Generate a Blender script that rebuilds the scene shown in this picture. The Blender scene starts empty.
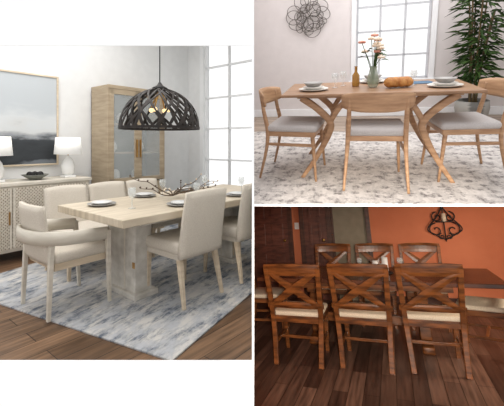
import bpy, bmesh, random
from mathutils import *
from math import *
random.seed(4)
S=bpy.context.scene
S.view_settings.view_transform='Standard'
F=370.;CX=235.;CY=143.
# ------------------------------------------------------------ camera
cd=bpy.data.cameras.new('camera');cam=bpy.data.objects.new('camera',cd);S.collection.objects.link(cam)
cd.sensor_width=36;cd.lens=36*F/504;cd.shift_x=(252-CX)/504;cd.shift_y=-(203-CY)/504;cd.clip_start=.05
CAMW=Matrix.Translation((0,0,1.3))@Matrix.Rotation(radians(90),4,'X')
cam.matrix_world=CAMW;S.camera=cam
# ------------------------------------------------------------ materials
def srgb(c):
    return tuple(((x/255)/12.92 if x/255<=.04045 else ((x/255+.055)/1.055)**2.4) for x in c)+(1,)
MC={}
def mat(name,c1,c2=None,rough=.6,scale=(8,8,8),detail=4,bump=0,metal=0,kind='noise',lo=.35,hi=.65,spec=.5,**kw):
    if name in MC: return MC[name]
    m=bpy.data.materials.new(name);m.use_nodes=True;nt=m.node_tree;N=nt.nodes;L=nt.links
    b=N['Principled BSDF'];b.inputs['Roughness'].default_value=rough;b.inputs['Metallic'].default_value=metal
    b.inputs['Specular IOR Level'].default_value=spec
    c2=c2 or tuple(max(0,x*.93) for x in c1)
    tc=N.new('ShaderNodeTexCoord');mp=N.new('ShaderNodeMapping');mp.inputs['Scale'].default_value=scale
    if 'rot' in kw: mp.inputs['Rotation'].default_value=kw['rot']
    L.new(tc.outputs['Object'],mp.inputs['Vector'])
    cr=N.new('ShaderNodeValToRGB');cr.color_ramp.elements[0].position=lo;cr.color_ramp.elements[1].position=hi
    cr.color_ramp.elements[0].color=srgb(c2);cr.color_ramp.elements[1].color=srgb(c1)
    if kind=='noise':
        t=N.new('ShaderNodeTexNoise');t.inputs['Scale'].default_value=1;t.inputs['Detail'].default_value=detail;fac=t.outputs['Fac']
        if 'dist' in kw: t.inputs['Distortion'].default_value=kw['dist']
    elif kind=='wave':
        t=N.new('ShaderNodeTexWave');t.inputs['Scale'].default_value=1;t.inputs['Distortion'].default_value=kw.get('dist',2);fac=t.outputs['Fac']
    L.new(mp.outputs[0],t.inputs[0]);L.new(fac,cr.inputs[0]);L.new(cr.outputs[0],b.inputs['Base Color'])
    if bump:
        bp=N.new('ShaderNodeBump');bp.inputs['Strength'].default_value=bump;bp.inputs['Distance'].default_value=.01
        L.new(fac,bp.inputs['Height']);L.new(bp.outputs[0],b.inputs['Normal'])
    if 'emit' in kw:
        b.inputs['Emission Color'].default_value=srgb(c1);b.inputs['Emission Strength'].default_value=kw['emit']
    if 'alpha' in kw: b.inputs['Alpha'].default_value=kw['alpha']
    MC[name]=m;return m
def planks(name,ca,cb,cm,w,h,rough,rot=0):
    m=bpy.data.materials.new(name);m.use_nodes=True;nt=m.node_tree;N=nt.nodes;L=nt.links;b=N['Principled BSDF'];b.inputs['Roughness'].default_value=rough
    tc=N.new('ShaderNodeTexCoord');mp=N.new('ShaderNodeMapping');mp.inputs['Rotation'].default_value=(0,0,rot);L.new(tc.outputs['Object'],mp.inputs[0])
    br=N.new('ShaderNodeTexBrick');br.inputs['Scale'].default_value=1;br.inputs['Brick Width'].default_value=w;br.inputs['Row Height'].default_value=h
    br.inputs['Mortar Size'].default_value=.003;br.inputs['Color1'].default_value=srgb(ca);br.inputs['Color2'].default_value=srgb(cb);br.inputs['Mortar'].default_value=srgb(cm);br.offset=.37
    L.new(mp.outputs[0],br.inputs[0])
    m2=N.new('ShaderNodeMapping');m2.inputs['Scale'].default_value=(2.2,28,1);L.new(mp.outputs[0],m2.inputs[0])
    no=N.new('ShaderNodeTexNoise');no.inputs['Scale'].default_value=1;no.inputs['Detail'].default_value=6;L.new(m2.outputs[0],no.inputs[0])
    cr=N.new('ShaderNodeValToRGB');cr.color_ramp.elements[0].position=.3;cr.color_ramp.elements[0].color=(.45,.42,.4,1);cr.color_ramp.elements[1].position=.7;cr.color_ramp.elements[1].color=(1.3,1.25,1.2,1)
    L.new(no.outputs['Fac'],cr.inputs[0]);mx=N.new('ShaderNodeMix');mx.data_type='RGBA';mx.blend_type='MULTIPLY';mx.inputs[0].default_value=1
    L.new(br.outputs['Color'],mx.inputs[6]);L.new(cr.outputs[0],mx.inputs[7]);L.new(mx.outputs[2],b.inputs['Base Color']);return m
def rugmat(name,base,dark,mid,s1,s2,lo=.45,hi=.62,rot=0):
    m=bpy.data.materials.new(name);m.use_nodes=True;nt=m.node_tree;N=nt.nodes;L=nt.links;b=N['Principled BSDF'];b.inputs['Roughness'].default_value=.95;b.inputs['Specular IOR Level'].default_value=.1
    tc=N.new('ShaderNodeTexCoord')
    def noise(sc,det,rz=0):
        mp=N.new('ShaderNodeMapping');mp.inputs['Scale'].default_value=sc;mp.inputs['Rotation'].default_value=(0,0,rz);L.new(tc.outputs['Object'],mp.inputs[0])
        no=N.new('ShaderNodeTexNoise');no.inputs['Scale'].default_value=1;no.inputs['Detail'].default_value=det;no.inputs['Roughness'].default_value=.72;L.new(mp.outputs[0],no.inputs[0]);return no.outputs['Fac']
    def ramp(f,a,bb,ca,cb):
        cr=N.new('ShaderNodeValToRGB');e=cr.color_ramp.elements;e[0].position=a;e[1].position=bb;e[0].color=ca;e[1].color=cb;L.new(f,cr.inputs[0]);return cr.outputs[0]
    a=ramp(noise(s1,8,rot),lo,hi,srgb(base),srgb(dark));f2=ramp(noise(s2,8,rot+1.57),.45,.6,(0,0,0,1),(1,1,1,1))
    mx=N.new('ShaderNodeMix');mx.data_type='RGBA';L.new(f2,mx.inputs[0]);L.new(a,mx.inputs[6]);mx.inputs[7].default_value=srgb(mid);
    L.new(mx.outputs[2],b.inputs['Base Color']);return m
WHITE=mat('painted_white',(247,247,247),(244,244,244),.9,spec=.1)
A_WALL=mat('wall_paint_grey_white',(230,231,231),(226,227,227),.85,spec=.2)
A_TRIM=mat('trim_white',(238,239,240),(234,235,236),.5)
B_MUNT=mat('window_frame_grey_white',(196,198,202),(190,192,196),.5)
OAK=mat('light_oak',(220,204,180),(198,180,155),.55,(3,3,26),6,.1)
OAKX=mat('pale_table_top',(216,203,182),(194,180,158),.5,(3,30,3),6,.1)
PLAST=mat('whitewashed_plaster',(220,216,208),(188,183,174),.8,(9,9,9),8,.25)
LINEN=mat('linen_upholstery',(216,208,195),(204,195,182),.95,(160,160,160),2,.25,spec=.1)
CABW=mat('cabinet_wood',(180,163,138),(160,143,119),.55,(4,4,30),6)
CREAM=mat('cream_lacquer',(220,213,200),(206,199,185),.5,(6,6,30),4)
WEAVE=mat('woven_ridge',(226,218,204),(206,196,180),.7,(45,45,45))
WEAVD=mat('woven_ground',(166,152,132),(146,132,112),.8,(45,45,45))
BLACK=mat('black_metal',(26,23,22),(16,14,14),.6,metal=.1)
BRONZ=mat('dark_bronze',(44,35,30),(22,18,16),.55,(20,20,20),metal=.2)
DARKG=mat('smoked_glass_back',(128,130,122),(104,106,98),.3,(4,4,4))
GLASS=mat('clear_glass',(235,240,240),(230,236,236),.05,alpha=.25)
CERAM=mat('white_ceramic',(240,240,238),(232,232,230),.25)
SHADE=mat('lamp_shade_linen',(250,249,245),(245,244,240),.9,emit=.25)
BULB=mat('bulb_glow',(255,225,170),(255,225,170),.5,emit=1.0)
BRASS=mat('brass',(190,150,90),(170,130,75),.3,metal=.9)
TWIG=mat('branch_bark',(110,92,74),(80,64,50),.8,(40,40,40))
WAL=mat('blond_wood',(192,154,118),(160,122,90),.45,(5,5,34),6,.05)
WALX=mat('blond_wood_top_shaded',(166,130,99),(140,107,79),.4,(3,34,3),6,.05)  # shade put into the tabletop colour so the chair back stands out
GREYC=mat('grey_cushion',(198,194,192),(186,182,180),.95,(140,140,140),2,.2,spec=.1)
B_WALL=mat('wall_paint_pale',(218,212,210),(214,208,206),.9,spec=.1)
WIRE=mat('aged_wire',(120,112,104),(84,78,72),.5,(30,30,30),metal=.5)
LEAF=mat('leaf_green',(70,98,44),(34,58,24),.5,(9,9,9),3,spec=.4)
CANE=mat('cane_stem',(112,92,56),(80,66,40),.6,(20,20,20))
BASK=mat('grey_basket',(150,148,142),(96,94,90),.8,(1,1,70),kind='wave',bump=.5,dist=1)
SOIL=mat('soil',(60,45,34),(36,27,20),1,(40,40,40))
VASE=mat('vase_glass',(176,190,170),(160,176,154),.1,alpha=.55)
BREAD=mat('bread_crust',(206,150,86),(168,106,50),.7,(20,20,20),5,.3)
PET=mat('petal_cream',(240,232,214),(226,200,176),.8,(30,30,30))
PINK=mat('petal_pink',(222,168,150),(200,130,110),.8,(30,30,30))
NAPK=mat('blue_napkin',(92,120,142),(70,98,124),.9,(50,50,50))
BOTT=mat('oil_bottle',(200,150,50),(176,124,36),.1,alpha=.8)
PLATE=mat('stoneware_grey',(170,168,164),(150,148,144),.35,(20,20,20))
PLATEW=mat('stoneware_cream',(226,222,214),(216,212,204),.35,(20,20,20))
CW=mat('walnut_stain',(138,82,40),(76,42,18),.32,(5,5,30),6,.05)
CTOP=mat('dark_table_top',(104,60,38),(66,37,23),.25,(3,26,3),6)
CSEAT=mat('beige_seat',(230,216,194),(214,199,175),.9,(110,110,110),2,.2,spec=.1)
TERRA=mat('wall_paint_terracotta',(206,126,92),(199,119,86),.85,(3,3,3),spec=.15)
SAGE=mat('wall_paint_sage',(144,136,120),(136,128,112),.85,spec=.15)
DOORC=mat('door_mahogany',(110,64,50),(78,44,34),.45,(6,6,22),5)
TRIMC=mat('trim_dark_wood',(86,52,38),(62,36,26),.45,(6,6,22),5)
CEILC=mat('ceiling_paint',(200,180,160),(196,176,156),.9)
FLA=planks('oak_floor_planks',(138,110,86),(106,82,62),(48,34,26),1.6,.16,.35)
FLC=planks('walnut_floor_planks',(128,100,86),(74,54,46),(28,18,14),1.2,.13,.35,radians(90))
FLB=planks('pale_floor_planks',(186,172,158),(170,154,140),(120,105,92),1.4,.16,.5)
RUGA=rugmat('rug_slate_cream',(208,205,200),(104,112,124),(184,186,190),(2.6,8,1),(5,9,1),.44,.58)
RUGB=rugmat('rug_faded_grey',(216,211,206),(132,127,125),(200,195,190),(11,11,1),(22,7,1),.47,.58)
# ------------------------------------------------------------ builder
class Room:
    def __init__(s,M,planes): s.M=M;s.planes=planes
def clipplane(nx,ny,nz):
    return (Vector((0,0,1.3)),Vector((nx,ny,nz)).normalized())
kL=(252-CX)/F;kR=(254-CX)/F;kT=-(204-CY)/F;kB=-(206-CY)/F
def subroom(xc,yc,h,th,psi,roll):
    d=Vector(((xc-CX)/F,-(yc-CY)/F,-1)).normalized()
    Q=d.rotation_difference(Vector((0,0,-1))).to_matrix()
    RS=Matrix.Rotation(radians(psi),3,'Z')@Matrix.Rotation(radians(90-th),3,'X')@Matrix.Rotation(radians(roll),3,'Z')
    CL=Matrix.Translation((0,0,h))@(RS@Q).to_4x4()
    return CAMW@CL.inverted()
RA=Room(Matrix.Rotation(atan2(.763,.646),4,'Z'),[clipplane(1,-kL,0)])
RB=Room(subroom(379,102,1.178,9.127,-4.553,.683),[clipplane(-1,kR,0),clipplane(0,kT,-1)])
RC=Room(subroom(379,306,1.595,13.64,3.06,-2.015),[clipplane(-1,kR,0),clipplane(0,-kB,1)])
RW=Room(Matrix.Identity(4),[])
def cr(pts,n=6,closed=False):
    P=[Vector(p) for p in pts];out=[];m=len(P)
    for i in range(m if closed else m-1):
        if closed:a,b,c,d=P[(i-1)%m],P[i],P[(i+1)%m],P[(i+2)%m]
        else:a,b,c,d=P[max(i-1,0)],P[i],P[i+1],P[min(i+2,m-1)]
        for k in range(n):
            t=k/n;out.append(.5*((2*b)+(c-a)*t+(2*a-5*b+4*c-d)*t*t+(3*b-a-3*c+d)*t**3))
    if not closed: out.append(P[-1])
    return out
class O:
    def __init__(s,name,room): s.n=name;s.room=room;s.bm=bmesh.new();s.mats=[]
    def mi(s,m):
        if m not in s.mats:s.mats.append(m)
        return s.mats.index(m)
    def _merge(s,t,m,smooth):
        i=s.mi(m)
        for f in t.faces:f.material_index=i;f.smooth=smooth
        bmesh.ops.recalc_face_normals(t,faces=t.faces)
        me=bpy.data.meshes.new('t');t.to_mesh(me);t.free();s.bm.from_mesh(me);bpy.data.meshes.remove(me);return s
    def raw(s,vs,fs,m,smooth=False):
        t=bmesh.new();V=[t.verts.new(v) for v in vs]
        for f in fs:
            try:t.faces.new([V[i] for i in f])
            except ValueError:pass
        return s._merge(t,m,smooth)
    def box(s,x0,x1,y0,y1,z0,z1,m,bev=0,seg=2,rot=None,taper=None):
        t=bmesh.new();bmesh.ops.create_cube(t,size=1)
        c=Vector(((x0+x1)/2,(y0+y1)/2,(z0+z1)/2));d=Vector((x1-x0,y1-y0,z1-z0))
        for v in t.verts:
            k=1
            if taper and v.co.z<0:k=taper
            v.co=Vector((v.co.x*d.x*k,v.co.y*d.y*k,v.co.z*d.z))
        if bev:bmesh.ops.bevel(t,geom=list(t.edges),offset=bev,segments=seg,profile=.5,affect='EDGES')
        for v in t.verts:
            if rot is not None:v.co=rot@v.co
            v.co+=c
        return s._merge(t,m,bev>0.012)
    def sweep(s,pts,m,r=None,sec=None,up=(0,0,1),seg=8,scale=None,closed=False,smooth=True):
        P=[Vector(p) for p in pts];n=len(P)
        if sec is None:sec=[(cos(2*pi*k/seg),sin(2*pi*k/seg)) for k in range(seg)];rr=r
        else: rr=r or 1
        k=len(sec);vs=[];up=Vector(up)
        for i,p in enumerate(P):
            if closed:t=P[(i+1)%n]-P[i-1]
            else:t=P[min(i+1,n-1)]-P[max(i-1,0)]
            t.normalize();a=t.cross(up)
            if a.length<1e-3:a=t.cross(Vector((1,0.01,0)))
            a.normalize();b=a.cross(t)
            q=rr[i] if isinstance(rr,(list,tuple)) else rr
            if scale:q*=scale[i]
            for (u,v) in sec:vs.append(p+a*u*q+b*v*q)
        fs=[]
        for i in range(n if closed else n-1):
            for j in range(k):
                a0=i*k+j;a1=i*k+(j+1)%k;b0=((i+1)%n)*k+j;b1=((i+1)%n)*k+(j+1)%k;fs.append((a0,a1,b1,b0))
        if not closed:fs+= [tuple(range(k)),tuple((n-1)*k+j for j in range(k))[::-1]]
        return s.raw(vs,fs,m,smooth)
    def leg(s,p0,p1,r0,r1,m,seg=10):
        a=Vector(p0);b=Vector(p1);return s.sweep([a.lerp(b,t/4) for t in range(5)],m,r=[r0+(r1-r0)*t/4 for t in range(5)],seg=seg,up=(0.01,1,0))
    def sqleg(s,p0,p1,w0,w1,m):
        q=[(-1,-.8),(-.8,-1),(.8,-1),(1,-.8),(1,.8),(.8,1),(-.8,1),(-1,.8)]
        a=Vector(p0);b=Vector(p1);return s.sweep([a,b],m,r=[w0,w1],sec=q,up=(0,1,0),smooth=False)
    def lathe(s,prof,c,m,seg=24,cap=False):
        c=Vector(c);vs=[];n=len(prof)
        for r,z in prof:
            for k in range(seg):vs.append(c+Vector((r*cos(2*pi*k/seg),r*sin(2*pi*k/seg),z)))
        fs=[(i*seg+j,i*seg+(j+1)%seg,(i+1)*seg+(j+1)%seg,(i+1)*seg+j) for i in range(n-1) for j in range(seg)]
        fs+=[tuple(range(seg))[::-1]]
        if cap:fs+=[tuple((n-1)*seg+j for j in range(seg))]
        return s.raw(vs,fs,m,True)
    def sheet(s,fn,nu,nv,th,m,smooth=True):
        G=[[Vector(fn(i/nu,j/nv)) for j in range(nv+1)] for i in range(nu+1)];vs=[]
        def nrm(i,j):
            a=G[min(i+1,nu)][j]-G[max(i-1,0)][j];b=G[i][min(j+1,nv)]-G[i][max(j-1,0)];return a.cross(b).normalized()
        w=nv+1;K=(nu+1)*w
        for sg in (.5,-.5):
            for i in range(nu+1):
                for j in range(w):
                    e=1-.45*(1 if (i in(0,nu) or j in(0,nv)) else 0)
                    vs.append(G[i][j]+nrm(i,j)*th*sg*e)
        fs=[]
        for i in range(nu):
            for j in range(nv):
                a=i*w+j;fs.append((a,a+1,a+w+1,a+w));fs.append((K+a,K+a+w,K+a+w+1,K+a+1))
        for i in range(nu):
            for j in (0,nv):
                a=i*w+j;fs.append((a,a+w,K+a+w,K+a))
        for j in range(nv):
            for i in (0,nu):
                a=i*w+j;fs.append((a,a+1,K+a+1,K+a))
        return s.raw(vs,fs,m,smooth)
    def sph(s,c,r,m,sc=(1,1,1),u=12,v=8):
        t=bmesh.new();bmesh.ops.create_uvsphere(t,u_segments=u,v_segments=v,radius=r)
        for q in t.verts:q.co=Vector((q.co.x*sc[0],q.co.y*sc[1],q.co.z*sc[2]))+Vector(c)
        return s._merge(t,m,True)
    def done(s,loc=(0,0,0),rz=0,clip=True,sc=None):
        if sc:
            for v in s.bm.verts:v.co=Vector((v.co.x*sc[0],v.co.y*sc[1],v.co.z*sc[2]))
        M=s.room.M@Matrix.Translation(loc)@Matrix.Rotation(radians(rz),4,'Z')
        if clip:
            for (co,no) in s.room.planes:
                Mi=M.inverted();lc=Mi@co;ln=(M.to_3x3().transposed()@no).normalized()
                bmesh.ops.bisect_plane(s.bm,geom=list(s.bm.verts)+list(s.bm.edges)+list(s.bm.faces),plane_co=lc,plane_no=ln,clear_outer=True,dist=1e-5)
        me=bpy.data.meshes.new(s.n)
        s.bm.to_mesh(me);s.bm.free()
        for m in s.mats:me.materials.append(m)
        ob=bpy.data.objects.new(s.n,me);S.collection.objects.link(ob);ob.matrix_world=M;return ob
# ------------------------------------------------------------ added collage mat, and dividers that keep the three rooms' light apart
def wx(u,y=1.2):return (u-CX)/F*y
def wz(v,y=1.2):return 1.3-(v-CY)/F*y
o=O('collage_mat',RW)  # added white mat with three openings, stands for the collage borders
def pane(u0,u1,v0,v1):o.box(wx(u0),wx(u1),1.195,1.2,wz(v1),wz(v0),WHITE)
pane(-260,254,-200,46);pane(-260,254,360,560);pane(252,254,46,360)
pane(254,770,204,206);pane(254,770,-200,-14);pane(254,770,420,560);pane(520,770,-14,204);pane(520,770,206,420);pane(-260,-14,46,360)
o.done()
yb=9.5
o=O('light_divider_upright',RW)  # added divider, edge-on to the camera, blocks light between left and right rooms
def quad(a,b,c,d,m):o.raw([a,b,c,d],[(0,1,2,3)],m)
quad((kL*1.2,1.2,-3),(kL*yb,yb,-3),(kL*yb,yb,5),(kL*1.2,1.2,5),A_WALL)
def zz(k,y):return 1.3+k*y
quad((kR*1.2,1.2,zz(kT,1.2)),(kR*yb,yb,zz(kT,yb)),(kR*yb,yb,5),(kR*1.2,1.2,5),B_WALL)
quad((kR*1.2,1.2,-3),(kR*yb,yb,-3),(kR*yb,yb,zz(kB,yb)),(kR*1.2,1.2,zz(kB,1.2)),TERRA)
quad((kL*yb,yb,-3),(kR*yb,yb,-3),(kR*yb,yb,5),(kL*yb,yb,5),WHITE)
o.done()
o=O('light_divider_level',RW)  # added divider, blocks light between the upper and lower right rooms
quad((kR*1.2,1.2,zz(kT,1.2)),(kR*yb,yb,zz(kT,yb)),(9,yb,zz(kT,yb)),(3,1.2,zz(kT,1.2)),B_WALL)
quad((kR*1.2,1.2,zz(kB,1.2)),(kR*yb,yb,zz(kB,yb)),(9,yb,zz(kB,yb)),(3,1.2,zz(kB,1.2)),CEILC)
o.done()
# ============================================================ ROOM A
R=RA
o=O('floor',R);o.box(-4.5,5.0,-1.0,5.0,-.06,0,FLA)
M=R.M;lc=M.inverted()@Vector((0,1.22,0));ln=(M.to_3x3().transposed()@Vector((0,-1,0)))
bmesh.ops.bisect_plane(o.bm,geom=list(o.bm.verts)+list(o.bm.edges)+list(o.bm.faces),plane_co=lc,plane_no=ln,clear_outer=True)
o.done()
o=O('wall_left',R);o.box(-2.5,4.6,4.9,5.0,0,3.3,A_WALL);o.done()
o=O('baseboard_left',R);o.box(-2.5,4.5,4.88,4.9,0,.12,A_TRIM,.004);o.done()
o=O('wall_back',R)
wy0,wy1,wz0,wz1=1.3,4.5,.5,3.1
o.box(4.5,4.62,wy1,4.9,0,3.3,A_WALL);o.box(4.5,4.62,.5,wy0,0,3.3,A_WALL);o.box(4.5,4.62,wy0,wy1,0,wz0,A_WALL);o.box(4.5,4.62,wy0,wy1,wz1,3.3,A_WALL);o.done()
o=O('ceiling',R);o.box(-.5,4.6,1.4,5.0,3.3,3.36,WHITE);o.done()
o=O('window_1',R)
o.box(4.47,4.5,wy0-.08,wy1+.08,wz0-.08,wz0,A_TRIM);o.box(4.47,4.5,wy1,wy1+.08,wz0,wz1,A_TRIM)
for i in range(7):
    yy=wy1-i*(wy1-wy0)/6;w=.035 if i%3==0 else .013
    o.box(4.52,4.57,yy-w,yy+w,wz0,wz1,A_TRIM)
for i in range(6):
    z=wz0+i*(wz1-wz0)/5;w=.03 if i in(0,5) else .013
    o.box(4.52,4.57,wy0,wy1,z-w,z+w,A_TRIM)
o.done()
o=O('area_rug',R);o.box(0,3.6,0,2.4,0,.014,RUGA,.004);o.done((1.43,1.7,0),13)
def dining_side(loc,rz,hs=1):
    o=O('dining_chair',RA)
    o.box(-.25,.25,-.23,.27,.40,.50,LINEN,.035,3);o.box(-.235,.235,-.22,.25,.36,.41,LINEN,.01)
    def f(u,v):
        x=(u-.5)*(.50-.03*v);return (x,-.25-.10*v**1.2+.20*(x*x)*3.2*(.4+.6*v)-.0, .38+.52*v+.012*(1-(2*u-1)**2)*v)
    o.sheet(f,12,12,.07,LINEN)
    for sx in(-1,1):
        o.sqleg((sx*.215,.225,.37),(sx*.225,.235,.0),.024,.014,OAK);o.sqleg((sx*.21,-.2,.37),(sx*.23,-.28,.0),.024,.014,OAK)
    o.done(loc,rz,sc=(.94,.92,hs))
def dining_arm(loc,rz):
    o=O('dining_armchair',RA)
    o.box(-.27,.27,-.25,.27,.40,.49,LINEN,.035,3);o.box(-.255,.255,-.24,.25,.35,.41,OAK,.008)
    def f(u,v):
        x=(u-.5)*.47;return (x,-.27-.08*v+.5*(x*x)*(.5+.6*v),.40+.44*v)
    o.sheet(f,12,12,.055,LINEN)
    path=cr([(-.30,.22,.575),(-.325,.02,.59),(-.31,-.2,.60),(-.19,-.35,.61),(0,-.39,.61),(.19,-.35,.61),(.31,-.2,.60),(.325,.02,.59),(.30,.22,.575)],6)
    o.sweep(path,CREAM,sec=[(-.012,-.05),(.012,-.05),(.016,0),(.012,.05),(-.012,.05),(-.016,0)])
    for sx in(-1,1):
        o.sqleg((sx*.30,.22,.60),(sx*.28,.25,0),.022,.014,CREAM)
        o.sqleg((sx*.25,-.26,.60),(sx*.26,-.29,.0),.022,.015,CREAM)
    o.done(loc,rz,sc=(.90,.88,.98))
dining_arm((1.42,2.98,.014),-90)
dining_arm((3.98,2.8,.014),90)
for x,y in((2.14,2.40),(2.84,2.40)):dining_side((x,y,.014),0)
for x in(1.84,2.32,2.80):dining_side((x,3.62,.0),180,.93)
o=O('dining_table',R)
o.box(1.46,3.62,2.26,3.26,.70,.76,OAKX,.006);o.box(1.72,3.42,2.4,3.12,.655,.70,PLAST,.004)
for x in(1.88,3.1):
    o.box(x-.085,x+.085,2.6,3.02,.05,.66,PLAST,.01);o.box(x-.12,x+.12,2.55,3.06,.014,.06,PLAST,.008)
    o.box(x-.087,x+.087,2.74,2.76,.06,.655,CREAM)
    o.box(x-.09,x-.075,2.605,2.635,.26,.31,BRASS,.002)
o.box(1.97,3.02,2.76,2.84,.30,.40,PLAST,.008)
o.done()
o=O('decorative_branch',R)
for k in range(9):
    a=random.uniform(-.5,.5)+(pi if k%3==0 else 0);L_=random.uniform(.3,.55);p=[Vector((0,0,.03))]
    for i in range(5):
        a+=random.uniform(-.4,.4);p.append(p[-1]+Vector((cos(a)*L_/5,sin(a)*L_/5,random.uniform(-.005,.055))))
    q=cr(p,3);o.sweep(q,TWIG,r=[.007-.005*i/len(q) for i in range(len(q))],seg=6)
    for i in range(2,6):o.sph(p[i]+Vector((0,0,.01)),.009,PET if k%2 else TWIG,u=6,v=5)
o.done((2.35,2.78,.762),0)
def plates(room,name,loc,m1,m2,r=.14,rz=0):
    o=O(name,room);o.lathe([(r*.6,0),(r*.7,.004),(r,.016),(r*.99,.02),(r*.7,.01),(0.001,.008)],(0,0,0),m1)
    o.lathe([(r*.42,.012),(r*.5,.016),(r*.72,.03),(r*.71,.034),(r*.45,.02),(.001,.018)],(0,0,0),m2);o.done(loc,rz)
for x,y in((1.70,2.95),(2.14,2.43),(2.9,2.43),(2.25,3.1),(2.8,3.1)):plates(RA,'dinner_plate',(x,y,.761),PLATE,CERAM,.12)
def goblet(room,loc,h=.17,r=.035):
    o=O('wine_glass',room);o.lathe([(r*.9,0),(r*.85,.004),(.005,.01),(.005,h*.45),(r*.7,h*.55),(r,h*.75),(r*.85,h),(r*.82,h),(r*.93,h*.75),(.002,h*.53)],(0,0,0),GLASS,16);o.done(loc)
for x,y in((1.78,2.62),(2.4,2.5),(3.12,2.55),(2.4,3.0),(3.0,3.0)):goblet(RA,(x,y,.761))
# chandelier
o=O('chandelier',R);r=.37
for k in range(46):
    a=k*2*pi/23+random.uniform(-.15,.15);da=random.uniform(.5,1.5)*(1 if k<23 else -1);pts=[]
    for i in range(13):
        t=i/12;ph=t*pi/2*.98;aa=a+da*t
        pts.append((r*cos(ph)*cos(aa),r*cos(ph)*sin(aa),.37*sin(ph)))
    vs=[]
    for i,p in enumerate(pts):
        P=Vector(p);n=P.normalized();t=(Vector(pts[min(i+1,12)])-Vector(pts[max(i-1,0)])).normalized();b=n.cross(t).normalized()
        w=.011*(1-.65*i/12)*(.7+.7*abs(sin(i*1.05)))
        vs+=[P+b*w+n*.004,P-b*w+n*.004,P-b*w-n*.004,P+b*w-n*.004]
    fs=[(4*i+j,4*i+(j+1)%4,4*i+4+(j+1)%4,4*i+4+j) for i in range(12) for j in range(4)]
    o.raw(vs,fs,BRONZ)
o.sweep([(r*cos(2*pi*i/36),r*sin(2*pi*i/36),0) for i in range(36)],BRONZ,sec=[(-.006,-.012),(.006,-.012),(.006,.012),(-.006,.012)],closed=True,smooth=False)
o.lathe([(.07,.36),(.075,.375),(.03,.40),(.01,.43)],(0,0,0),BLACK,16)
for k in range(4):
    a=k*pi/2+.4;o.sph((.09*cos(a),.09*sin(a),.17),.022,BULB);o.leg((.09*cos(a),.09*sin(a),.2),(.0,0,.37),.008,.008,BRASS,6)
o.leg((0,0,.4),(0,0,1.84),.006,.006,BLACK,6);o.lathe([(.06,1.83),(.06,1.85)],(0,0,0),BLACK,16,True)
o.done((2.2,2.79,1.44))
# sideboard
o=O('sideboard',R)
o.box(.6,2.38,4.42,4.88,.12,.83,CREAM,.006);o.box(.58,2.40,4.40,4.885,.83,.87,CREAM,.006)
for i in range(4):
    x=.63+i*.435;X1=x+.42;Z0=.16;Z1=.81
    o.box(x,X1,4.412,4.425,Z0,Z1,WEAVD)
    for a in((x,x+.02,Z0,Z1),(X1-.02,X1,Z0,Z1)):o.box(a[0],a[1],4.402,4.413,a[2],a[3],CREAM)
    for sg in(-1,1):
        c=-.8
        while c<1.4:
            xa,za,xb,zb=x,Z0+c,X1,Z0+sg*(X1-x)+c
            def cl(xa,za,xb,zb):
                if (za<Z0 and zb<Z0) or (za>Z1 and zb>Z1):return None
                def at(z):return xa+(xb-xa)*(z-za)/(zb-za)
                r0=(xa,za);r1=(xb,zb)
                if za<Z0:r0=(at(Z0),Z0)
                if za>Z1:r0=(at(Z1),Z1)
                if zb<Z0:r1=(at(Z0),Z0)
                if zb>Z1:r1=(at(Z1),Z1)
                return r0,r1
            q=cl(xa,za,xb,zb)
            if q and abs(q[0][0]-q[1][0])>.01:
                o.sweep([(q[0][0],4.409,q[0][1]),(q[1][0],4.409,q[1][1])],WEAVE,r=1,sec=[(-.006,-.006),(.006,-.006),(.006,.006),(-.006,.006)],up=(0,1,0),smooth=False)
            c+=.036
    o.box(X1-.03,X1-.015,4.385,4.405,.42,.56,BRASS,.003)
for x in(.66,2.32):
    for y in(4.46,4.84):o.box(x-.03,x+.03,y-.03,y+.03,0,.13,CREAM,.004)
o.done()
def tlamp(x,y):
    o=O('table_lamp',RA);o.box(-.07,.07,-.07,.07,0,.025,CERAM,.004)
    o.lathe([(.055,.025),(.075,.06),(.08,.14),(.06,.21),(.03,.25),(.018,.27)],(0,0,0),CERAM);o.leg((0,0,.27),(0,0,.36),.006,.006,BRASS,6)
    o.lathe([(.165,.29),(.145,.50),(.14,.50),(.16,.29)],(0,0,0),SHADE,28);o.done((x,y,.871))
tlamp(1.40,4.62);tlamp(2.2,4.62)
o=O('decorative_bowl',R);o.lathe([(.06,0),(.07,.01),(.15,.06),(.14,.062),(.06,.02),(.001,.018)],(0,0,0),DARKG)
for k in range(5):o.sph((.06*cos(k*1.25),.06*sin(k*1.25),.06),.035,BLACK)
o.done((1.8,4.6,.871))
# art
ART=mat('abstract_painting',(206,212,216),(60,64,68),.8,(1,1,1))
nt=ART.node_tree;N=nt.nodes;L=nt.links
for n in list(N):
    if n.type!='BSDF_PRINCIPLED' and n.type!='OUTPUT_MATERIAL':N.remove(n)
tc=N.new('ShaderNodeTexCoord');sp=N.new('ShaderNodeSeparateXYZ');L.new(tc.outputs['Object'],sp.inputs[0])
mp=N.new('ShaderNodeMapping');mp.inputs['Scale'].default_value=(2.2,1,6);L.new(tc.outputs['Object'],mp.inputs[0]);no=N.new('ShaderNodeTexNoise');no.inputs['Scale'].default_value=1;no.inputs['Detail'].default_value=7;L.new(mp.outputs[0],no.inputs[0])
ma=N.new('ShaderNodeMath');ma.operation='MULTIPLY_ADD';ma.inputs[1].default_value=.6;L.new(no.outputs['Fac'],ma.inputs[0]);L.new(sp.outputs['Z'],ma.inputs[2])
r_=N.new('ShaderNodeValToRGB');L.new(ma.outputs[0],r_.inputs[0]);e=r_.color_ramp.elements;e[0].position=.32;e[0].color=srgb((110,116,122));e[1].position=1.0;e[1].color=srgb((190,196,200))
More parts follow.
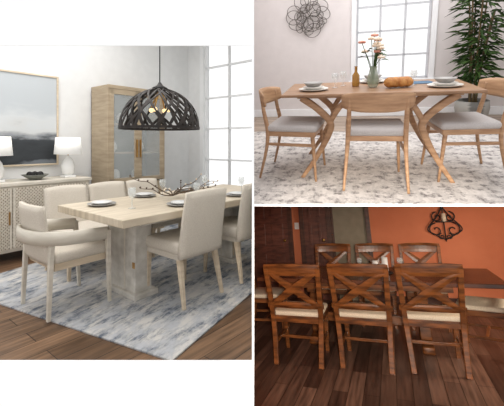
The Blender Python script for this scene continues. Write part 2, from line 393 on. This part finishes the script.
for p_,c_ in((.38,(44,48,52)),(.58,(62,66,70)),(.64,(150,154,158)),(.74,(204,206,206)),(.85,(206,210,212))):
    q=e.new(p_);q.color=srgb(c_)
L.new(r_.outputs[0],N['Principled BSDF'].inputs['Base Color'])
o=O('framed_painting',R);o.box(0,1.27,-.02,0,0,1.1,ART)
for a in((-.02,0,-.02,1.12),(1.27,1.29,-.02,1.12)):o.box(a[0],a[1],-.035,0,a[2],a[3],OAK,.002)
for a in((0,1.27,-.02,0),(0,1.27,1.1,1.12)):o.box(a[0],a[1],-.035,0,a[2],a[3],OAK,.002)
o.done((.90,4.895,1.04))
# cabinet
o=O('display_cabinet',R)
x0,x1,y0,y1,zt=2.65,3.6,4.45,4.88,2.03
o.box(x0,x0+.03,y0,y1,.06,zt,CABW,.003);o.box(x1-.03,x1,y0,y1,.06,zt,CABW,.003);o.box(x0,x1,y0-.01,y1,zt,zt+.05,CABW,.004);o.box(x0,x1,y0,y1,.0,.10,CABW,.004)
o.box(x0,x1,y1-.02,y1,.06,zt,DARKG)
for z in(.75,1.15,1.55):o.box(x0+.03,x1-.03,y0+.05,y1-.02,z,z+.02,CABW)
for k,(a,b) in enumerate(((x0+.03,(x0+x1)/2),((x0+x1)/2,x1-.03))):
    o.box(a,b,y0-.005,y0+.02,.10,.74,CABW,.003)
    o.box(a,a+.06,y0-.005,y0+.02,.76,zt,CABW,.003);o.box(b-.06,b,y0-.005,y0+.02,.76,zt,CABW,.003);o.box(a,b,y0-.005,y0+.02,.76,.82,CABW,.003);o.box(a,b,y0-.005,y0+.02,zt-.07,zt,CABW,.003)
    o.box(a+.06,b-.06,y0+.005,y0+.01,.82,zt-.07,GLASS)
    hx=b-.03 if k==0 else a+.03;o.box(hx-.008,hx+.008,y0-.03,y0-.005,1.1,1.35,BRASS,.003)
for x,z in((2.9,.77),(3.25,.77),(2.85,1.17),(3.3,1.17),(3.0,1.57),(3.35,1.57)):
    o.lathe([(.04,0),(.07,.05),(.065,.12),(.03,.16)],(x,4.68,z),CERAM,14)
o.done()
# ============================================================ ROOM B
R=RB
o=O('floor_dinette',R);o.box(-2.5,3.4,1.6,6.1,-.03,-.002,FLB);o.done()
o=O('wall_back_dinette',R)
X0,X1,Z0,Z1=.13,1.13,.55,2.3
o.box(-2.5,X0,6,6.1,0,2.9,B_WALL);o.box(X1,3.4,6,6.1,0,2.9,B_WALL);o.box(X0,X1,6,6.1,0,Z0,B_WALL);o.box(X0,X1,6,6.1,Z1,2.9,B_WALL);o.done()
o=O('wall_right',R);o.box(3.3,3.4,2.0,6,0,2.9,B_WALL);o.done()
o=O('ceiling_dinette',R);o.box(-2.5,3.4,2.6,6.1,2.9,2.95,WHITE);o.done()
o=O('baseboard_back',R);o.box(-2.5,3.3,5.98,6,0,.12,A_TRIM,.004);o.done()
o=O('window_2',R)
for a in((X0-.07,X0,Z0-.07,Z1),(X1,X1+.07,Z0-.07,Z1)):o.box(a[0],a[1],5.97,6.0,a[2],a[3],A_TRIM,.004)
o.box(X0-.1,X1+.1,5.94,6.0,Z0-.05,Z0,A_TRIM,.004)
for i in range(4):
    x=X0+i*(X1-X0)/3;w=.03 if i in(0,3) else .014;o.box(x-w,x+w,6.03,6.06,Z0,Z1,B_MUNT)
for i in range(6):
    z=Z0+i*(Z1-Z0)/5;w=.03 if i in(0,5) else .014;o.box(X0,X1,6.03,6.06,z-w,z+w,B_MUNT)
o.done()
o=O('vintage_rug',R);o.box(-2.0,2.3,1.9,4.9,0,.008,RUGB,.002);o.done()
o=O('dinette_table',R);tx=.229;w=.76;Yt=3.1;D=.85
o.box(tx-w,tx+w,Yt,Yt+D,.727,.752,WALX,.008);o.box(tx-w+.12,tx+w-.12,Yt+.12,Yt+D-.12,.70,.727,WAL,.004)
sec=[(-.022,-.016),(-.016,-.022),(.016,-.022),(.022,-.016),(.022,.016),(.016,.022),(-.016,.022),(-.022,.016)]
for sy,y in((1,Yt+.05),(-1,Yt+D-.07)):
    for sx in(-1,1):
        p=cr([(tx+sx*.60,y+sy*.06,.71),(tx+sx*.47,y+sy*.05,.62),(tx+sx*.36,y+sy*.05,.50),(tx+sx*.37,y+sy*.04,.40),(tx+sx*.47,y+sy*.02,.2),(tx+sx*.60,y,.0)],6)
        n=len(p);o.sweep(p,WAL,sec=sec,up=(0,1,0),scale=[1.25-.1*i/n if i<n*.6 else 1.2-.6*(i/n-.6)/.4 for i in range(n)])
        p=cr([(tx+sx*.14,y+sy*.05,.71),(tx+sx*.27,y+sy*.05,.64),(tx+sx*.36,y+sy*.05,.50)],6);o.sweep(p,WAL,sec=sec,up=(0,1,0))
o.done()
def chairB(loc,rz):
    o=O('dinette_chair',RB)
    o.box(-.235,.235,-.21,.24,.425,.485,GREYC,.028,3);o.box(-.225,.225,-.2,.225,.385,.43,WAL,.008)
    def f(u,v):
        q=(2*u-1);x=(u-.5)*.53;hh=.15*(1-.35*q**4);return (x,-.30-.02*v+1.5*x*x,.705+(v-.5)*hh)
    o.sheet(f,18,6,.02,WAL)
    for sx in(-1,1):
        p=cr([(sx*.245,-.29,0),(sx*.225,-.225,.25),(sx*.215,-.205,.43),(sx*.21,-.235,.60),(sx*.205,-.25,.74)],4);n=len(p)
        o.sweep(p,WAL,r=[.010+.009*min(1,i/(n*.45)) - (.006*max(0,i/n-.6)/.4) for i in range(n)],up=(0,1,0),seg=10)
        o.leg((sx*.235,.23,0),(sx*.205,.195,.42),.010,.019,WAL)
        o.box(sx*.215-.01,sx*.215+.01,-.2,.2,.30,.325,WAL,.004)
    o.done(loc,rz,sc=(.97,.97,1))
chairB((tx-.005,3.15,.009),0)
chairB((-.44,3.30,.009),-96)
chairB((.92,3.40,.009),96)
def pl(x,y):
    plates(RB,'dinner_plate',(x,y,.753),PLATEW,PLATEW,.13);o=O('serving_bowl',RB);o.lathe([(.05,0),(.06,.005),(.085,.035),(.08,.036),(.05,.01),(.001,.008)],(0,0,0),PLATE);o.done((x,y,.788))
pl(-.28,3.35);pl(.76,3.35);pl(.24,3.82)
o=O('placemat',R);o.box(-.14,.14,-.1,.1,0,.004,NAPK,.001);o.done((.60,3.68,.753),8)
for x,y in((-.1,3.5),(-.03,3.65),(.55,3.5)):goblet(RB,(x,y,.753),.13,.03)
o=O('oil_bottle',R);o.lathe([(.03,0),(.033,.02),(.032,.1),(.012,.13),(.012,.17),(.016,.18)],(0,0,0),BOTT,16,True);o.done((.08,3.55,.753))
o=O('bread_loaf',R)
for i in range(4):o.sph((i*.045-.07,0.01*(i%2),.045),.052,BREAD,(1,1.2,.85))
o.done((.42,3.38,.753),10)
o=O('flower_vase',R);o.lathe([(.03,0),(.045,.02),(.05,.07),(.035,.13),(.028,.16),(.033,.18),(.028,.18),(.024,.15)],(0,0,0),VASE,20)
for k in range(14):
    a=random.uniform(0,2*pi);rr=random.uniform(.02,.11);hh=random.uniform(.24,.44)
    p=cr([(0,0,.03),(rr*.3*cos(a),rr*.3*sin(a),.18),(rr*cos(a),rr*sin(a),hh)],4);o.sweep(p,LEAF,r=.003,seg=5)
    P=p[-1]
    for j in range(6):
        b=j*pi/3;o.sph(P+Vector((.018*cos(b),.018*sin(b),.004)),.016,PET if k%4 else PINK,(1,1,.7),6,5)
    o.sph(P+Vector((0,0,.01)),.013,PET,u=6,v=5)
    q=p[6];o.raw([q,q+Vector((.05*cos(a+.8),.05*sin(a+.8),.02)),q+Vector((.09*cos(a+.6),.09*sin(a+.6),.0)),q+Vector((.05*cos(a+.3),.05*sin(a+.3),.01))],[(0,1,2,3)],LEAF)
o.done((.22,3.45,.753))
o=O('wire_wall_sculpture',R)
for k in range(26):
    a=k*2*pi/26+random.uniform(-.2,.2);rr=random.uniform(.05,.12);c=Vector(((.12+.1*(k%2))*cos(a),0,(.12+.1*(k%2))*sin(a)));e_=random.uniform(.6,1);ph=random.uniform(0,pi)
    pts=[c+Vector((rr*cos(t)*cos(ph)-e_*rr*sin(t)*sin(ph),-.02+.015*sin(2*t+k),rr*cos(t)*sin(ph)+e_*rr*sin(t)*cos(ph))) for t in [2*pi*i/18 for i in range(18)]]
    o.sweep(pts,WIRE,r=.005,seg=5,closed=True,up=(0,1,0))
o.done((-.56,5.97,1.54))
o=O('potted_bamboo_palm',R)
o.lathe([(.15,0),(.17,.02),(.20,.2),(.19,.30),(.175,.30),(.17,.27),(.001,.26)],(0,0,0),BASK,28);o.lathe([(.168,.255),(.001,.275)],(0,0,0),SOIL,20)
for k in range(7):
    a=k*2*pi/7;hh=random.uniform(1.3,1.95);p=cr([(.04*cos(a),.04*sin(a),.25),(.07*cos(a),.07*sin(a),.8),(.15*cos(a),.15*sin(a),hh)],6)
    o.sweep(p,CANE,r=.010,seg=6)
    for j in range(85):
        t=random.uniform(.25,1);q=p[min(len(p)-1,int(t*(len(p)-1)))];b=random.uniform(0,2*pi);L_=random.uniform(.12,.22);w=L_*.12
        d=Vector((cos(b),sin(b),0));n=Vector((-sin(b),cos(b),0));st=random.uniform(.0,.14);q=q+d*st+Vector((0,0,random.uniform(-.04,.08)))
        up_=random.uniform(-.3,.35)
        A=q;Bq=q+d*L_*.4+n*w+Vector((0,0,up_*L_*.5));Cq=q+d*L_*.4-n*w+Vector((0,0,up_*L_*.5));Dq=q+d*L_+Vector((0,0,up_*L_-.05))
        o.raw([A,Bq,Dq,Cq],[(0,1,2),(0,2,3)],LEAF)
o.done((1.57,5.45,0))
# ============================================================ ROOM C
R=RC;Yw=6.85
o=O('floor_dining_nook',R);o.box(-3.2,3.2,2.2,Yw,-.05,0,FLC);o.done()
o=O('wall_back_dining_nook',R);o.box(-3.2,-1.52,Yw,Yw+.1,0,2.5,TERRA);o.box(-.39,3.2,Yw,Yw+.1,0,2.5,TERRA);o.box(-1.04,-.39,Yw,Yw+.1,0,2.5,SAGE);o.box(-1.52,-1.04,Yw+.06,Yw+.1,0,2.5,DOORC);o.done()
o=O('wall_right_dining_nook',R);o.box(2.6,2.7,3.2,Yw,0,2.5,TERRA);o.done()
o=O('baseboard_dining_nook',R);o.box(-.39,2.6,Yw-.02,Yw,0,.1,TRIMC,.003);o.done()
def door(name,x0,x1):
    o=O(name,RC);o.box(x0,x1,Yw-.05,Yw-.02,0,2.05,DOORC,.003)
    w=(x1-x0)
    for i in range(2):
        for z0,z1 in((.15,.75),(.9,1.3),(1.4,1.95)):
            a=x0+.09+i*(w/2-.03);b=a+w/2-.15;o.box(a,b,Yw-.062,Yw-.045,z0,z1,DOORC,.008)
    o.box(x0-.08,x0,Yw-.06,Yw,0,2.1,TRIMC,.004);o.box(x1,x1+.08,Yw-.06,Yw,0,2.1,TRIMC,.004)
    o.sph((x1-.06,Yw-.09,1.0),.03,BRASS);o.done()
door('door_1',-2.55,-1.80);door('door_2',-1.5,-1.1)
o=O('trim_1',R);o.box(-.44,-.37,Yw-.03,Yw,0,2.3,TRIMC,.004);o.box(-1.02,-.98,Yw-.03,Yw,0,2.3,TRIMC,.004);o.done()
o=O('light_switch',R);o.box(-.04,.04,-.01,0,-.06,.06,CERAM,.003);o.box(-.008,.008,-.02,-.01,-.02,.02,CERAM,.002);o.done((-1.64,Yw,1.25))
o=O('iron_scroll_sconce',R)
def spiral(cx,cz,r0,tn,a0,sg):return [(cx+r0*(1-t*.8)*cos(a0+sg*t*tn),-.02,cz+r0*(1-t*.8)*sin(a0+sg*t*tn)) for t in [i/24 for i in range(25)]]
for sg in(-1,1):
    for (cx,cz,r0) in((.09,.30,.085),(.12,.10,.11),(.05,.0,.05)):
        o.sweep(spiral(sg*cx,cz,r0,7.5,pi/2,-sg),BLACK,r=.009,seg=6,up=(0,1,0))
    o.sweep(cr([(0,-.02,-.05),(sg*.14,-.03,.03),(sg*.24,-.03,.12),(sg*.10,-.03,.3),(0,-.02,.46)],6),BLACK,r=.010,seg=6,up=(0,1,0))
o.leg((0,-.02,-.08),(0,-.02,.5),.009,.009,BLACK,6)
o.box(-.12,.12,-.12,-.01,.22,.235,BLACK,.003);o.lathe([(.035,.235),(.035,.36)],(0,-.07,0),CSEAT,14,True)
o.done((.74,Yw-.005,1.03))
def chairC(loc,rz,ws=1):
    o=O('cross_back_chair',RC)
    o.box(-.235,.235,-.2,.25,.455,.505,CSEAT,.02,3);o.box(-.235,.235,-.2,.24,.40,.458,CW,.006)
    def by(z):return -.21-.12*max(0,(z-.45)/.55)**1.1
    q=[(-1,-.8),(-.8,-1),(.8,-1),(1,-.8),(1,.8),(.8,1),(-.8,1),(-1,.8)]
    for sx in(-1,1):
        p=[(sx*.205,-.27+.0,0),(sx*.215,-.225,.25),(sx*.226,by(.45),.45),(sx*.235,by(.7),.7),(sx*.247,by(.97),.97)]
        o.sweep(cr(p,3),CW,r=.022,sec=q,up=(0,1,0),smooth=False)
        o.sqleg((sx*.21,.215,.42),(sx*.20,.22,0),.022,.018,CW)
        o.box(sx*.21-.01,sx*.21+.01,-.21,.21,.18,.21,CW,.003)
    o.box(-.21,.21,-.012,.012,.18,.21,CW,.003)
    def rail(z0,z1,bow):
        def f(u,v):
            x=(u-.5)*.53;z=z0+(z1-z0)*v;return (x,by(z)-bow*(1-(2*u-1)**2),z+ (.012*(1-(2*u-1)**2) if v>.5 else 0))
        o.sheet(f,10,3,.024,CW,False)
    rail(.89,1.0,.03);rail(.55,.60,.02)
    for sg in(-1,1):
        def f(u,v):
            z=.58+.34*u;xc=sg*(-.21+.42*u);wv=.036+.026*(1-abs(2*u-1));x=xc+(v-.5)*2*wv*1.0
            return (x,by(z)-.025-.004*sg,z)
        o.sheet(f,12,2,.016,CW,False)
    o.box(-.21,.21,-.225,-.205,.40,.45,CW,.003)
    o.done(loc,rz,sc=(ws,1,1))
chairC((-1.05,4.28,0),1,1.12);chairC((-.385,4.36,0),-1,1.10);chairC((.25,4.43,0),1,1.10)
xc=-.346
for k in(-1,0,1):chairC((xc+.04+k*.60,5.68,0),180)
chairC((.80,4.90,0),76);chairC((-1.66,5.0,0),-82)
o=O('dining_nook_table',R)
o.box(-1.62,.98,4.5,5.46,.715,.76,CTOP,.006);o.box(-1.38,.5,4.6,5.36,.64,.715,CW,.004)
for x in(-1.0,.2):
    o.box(x-.06,x+.06,4.85,5.05,.08,.64,CW,.01);o.box(x-.06,x+.06,4.64,5.3,0,.08,CW,.015)
    o.box(x-.05,x+.05,4.66,5.28,.58,.64,CW,.008)
o.box(-.94,.14,4.91,4.99,.2,.30,CW,.006);o.done()
o=O('candle_centerpiece',R)
o.lathe([(.13,0),(.14,.01),(.13,.015),(.001,.012)],(0,0,0),BLACK,20)
for x,y,h in((-.06,0,.14),(.05,.03,.18),(.02,-.05,.11)):
    o.lathe([(.03,.012),(.036,.02),(.036,h),(.033,h),(.033,.025)],(x,y,0),CERAM,14);o.lathe([(.025,.02),(.025,h*.7)],(x,y,0),CSEAT,12,True)
o.done((-.2,5.0,.761))
for x,y in((-.45,5.1),(.02,5.15)):goblet(RC,(x,y,.761),.16,.035)
# ============================================================ lights
W=bpy.data.worlds.new('world');S.world=W;W.use_nodes=True;bg=W.node_tree.nodes['Background'];bg.inputs[0].default_value=(1,1,1,1);bg.inputs[1].default_value=1.12
def area(name,M,sx,sy,p,col=(1,1,1)):
    l=bpy.data.lights.new(name,'AREA');l.shape='RECTANGLE';l.size=sx;l.size_y=sy;l.energy=p;l.color=col
    ob=bpy.data.objects.new(name,l);S.collection.objects.link(ob);ob.matrix_world=M;return ob
area('overhead_fill',RA.M@Matrix.Translation((1.6,3.2,3.25)),2.6,2.6,74,(1,.98,.96))  # unseen area light, added to fill the cream room from above
area('overhead_fill',RB.M@Matrix.Translation((.3,4.2,2.85)),3,2.4,92,(.98,.98,1))  # unseen area light, added to brighten the dinette from above
def spot(name,M,p,ang,col,rad=.12,blend=.4):
    l=bpy.data.lights.new(name,'SPOT');l.energy=p;l.spot_size=radians(ang);l.spot_blend=blend;l.color=col;l.shadow_soft_size=rad
    ob=bpy.data.objects.new(name,l);S.collection.objects.link(ob);ob.matrix_world=M;return ob
def look(a,b):
    a=Vector(a);b=Vector(b);return Matrix.Translation(a)@(b-a).to_track_quat('-Z','Y').to_matrix().to_4x4()
spot('camera_side_fill',look((.1,-.1,1.36),(1.9,4.6,-.7)),560,46,(1,.9,.78))  # spot added beside the camera to light the terracotta nook through its opening
area('side_fill',RC.M@look((2.4,4.6,1.3),(0,5.2,.6)),1.0,.8,70,(1,.86,.7))  # unseen fill added at the right of the terracotta nook
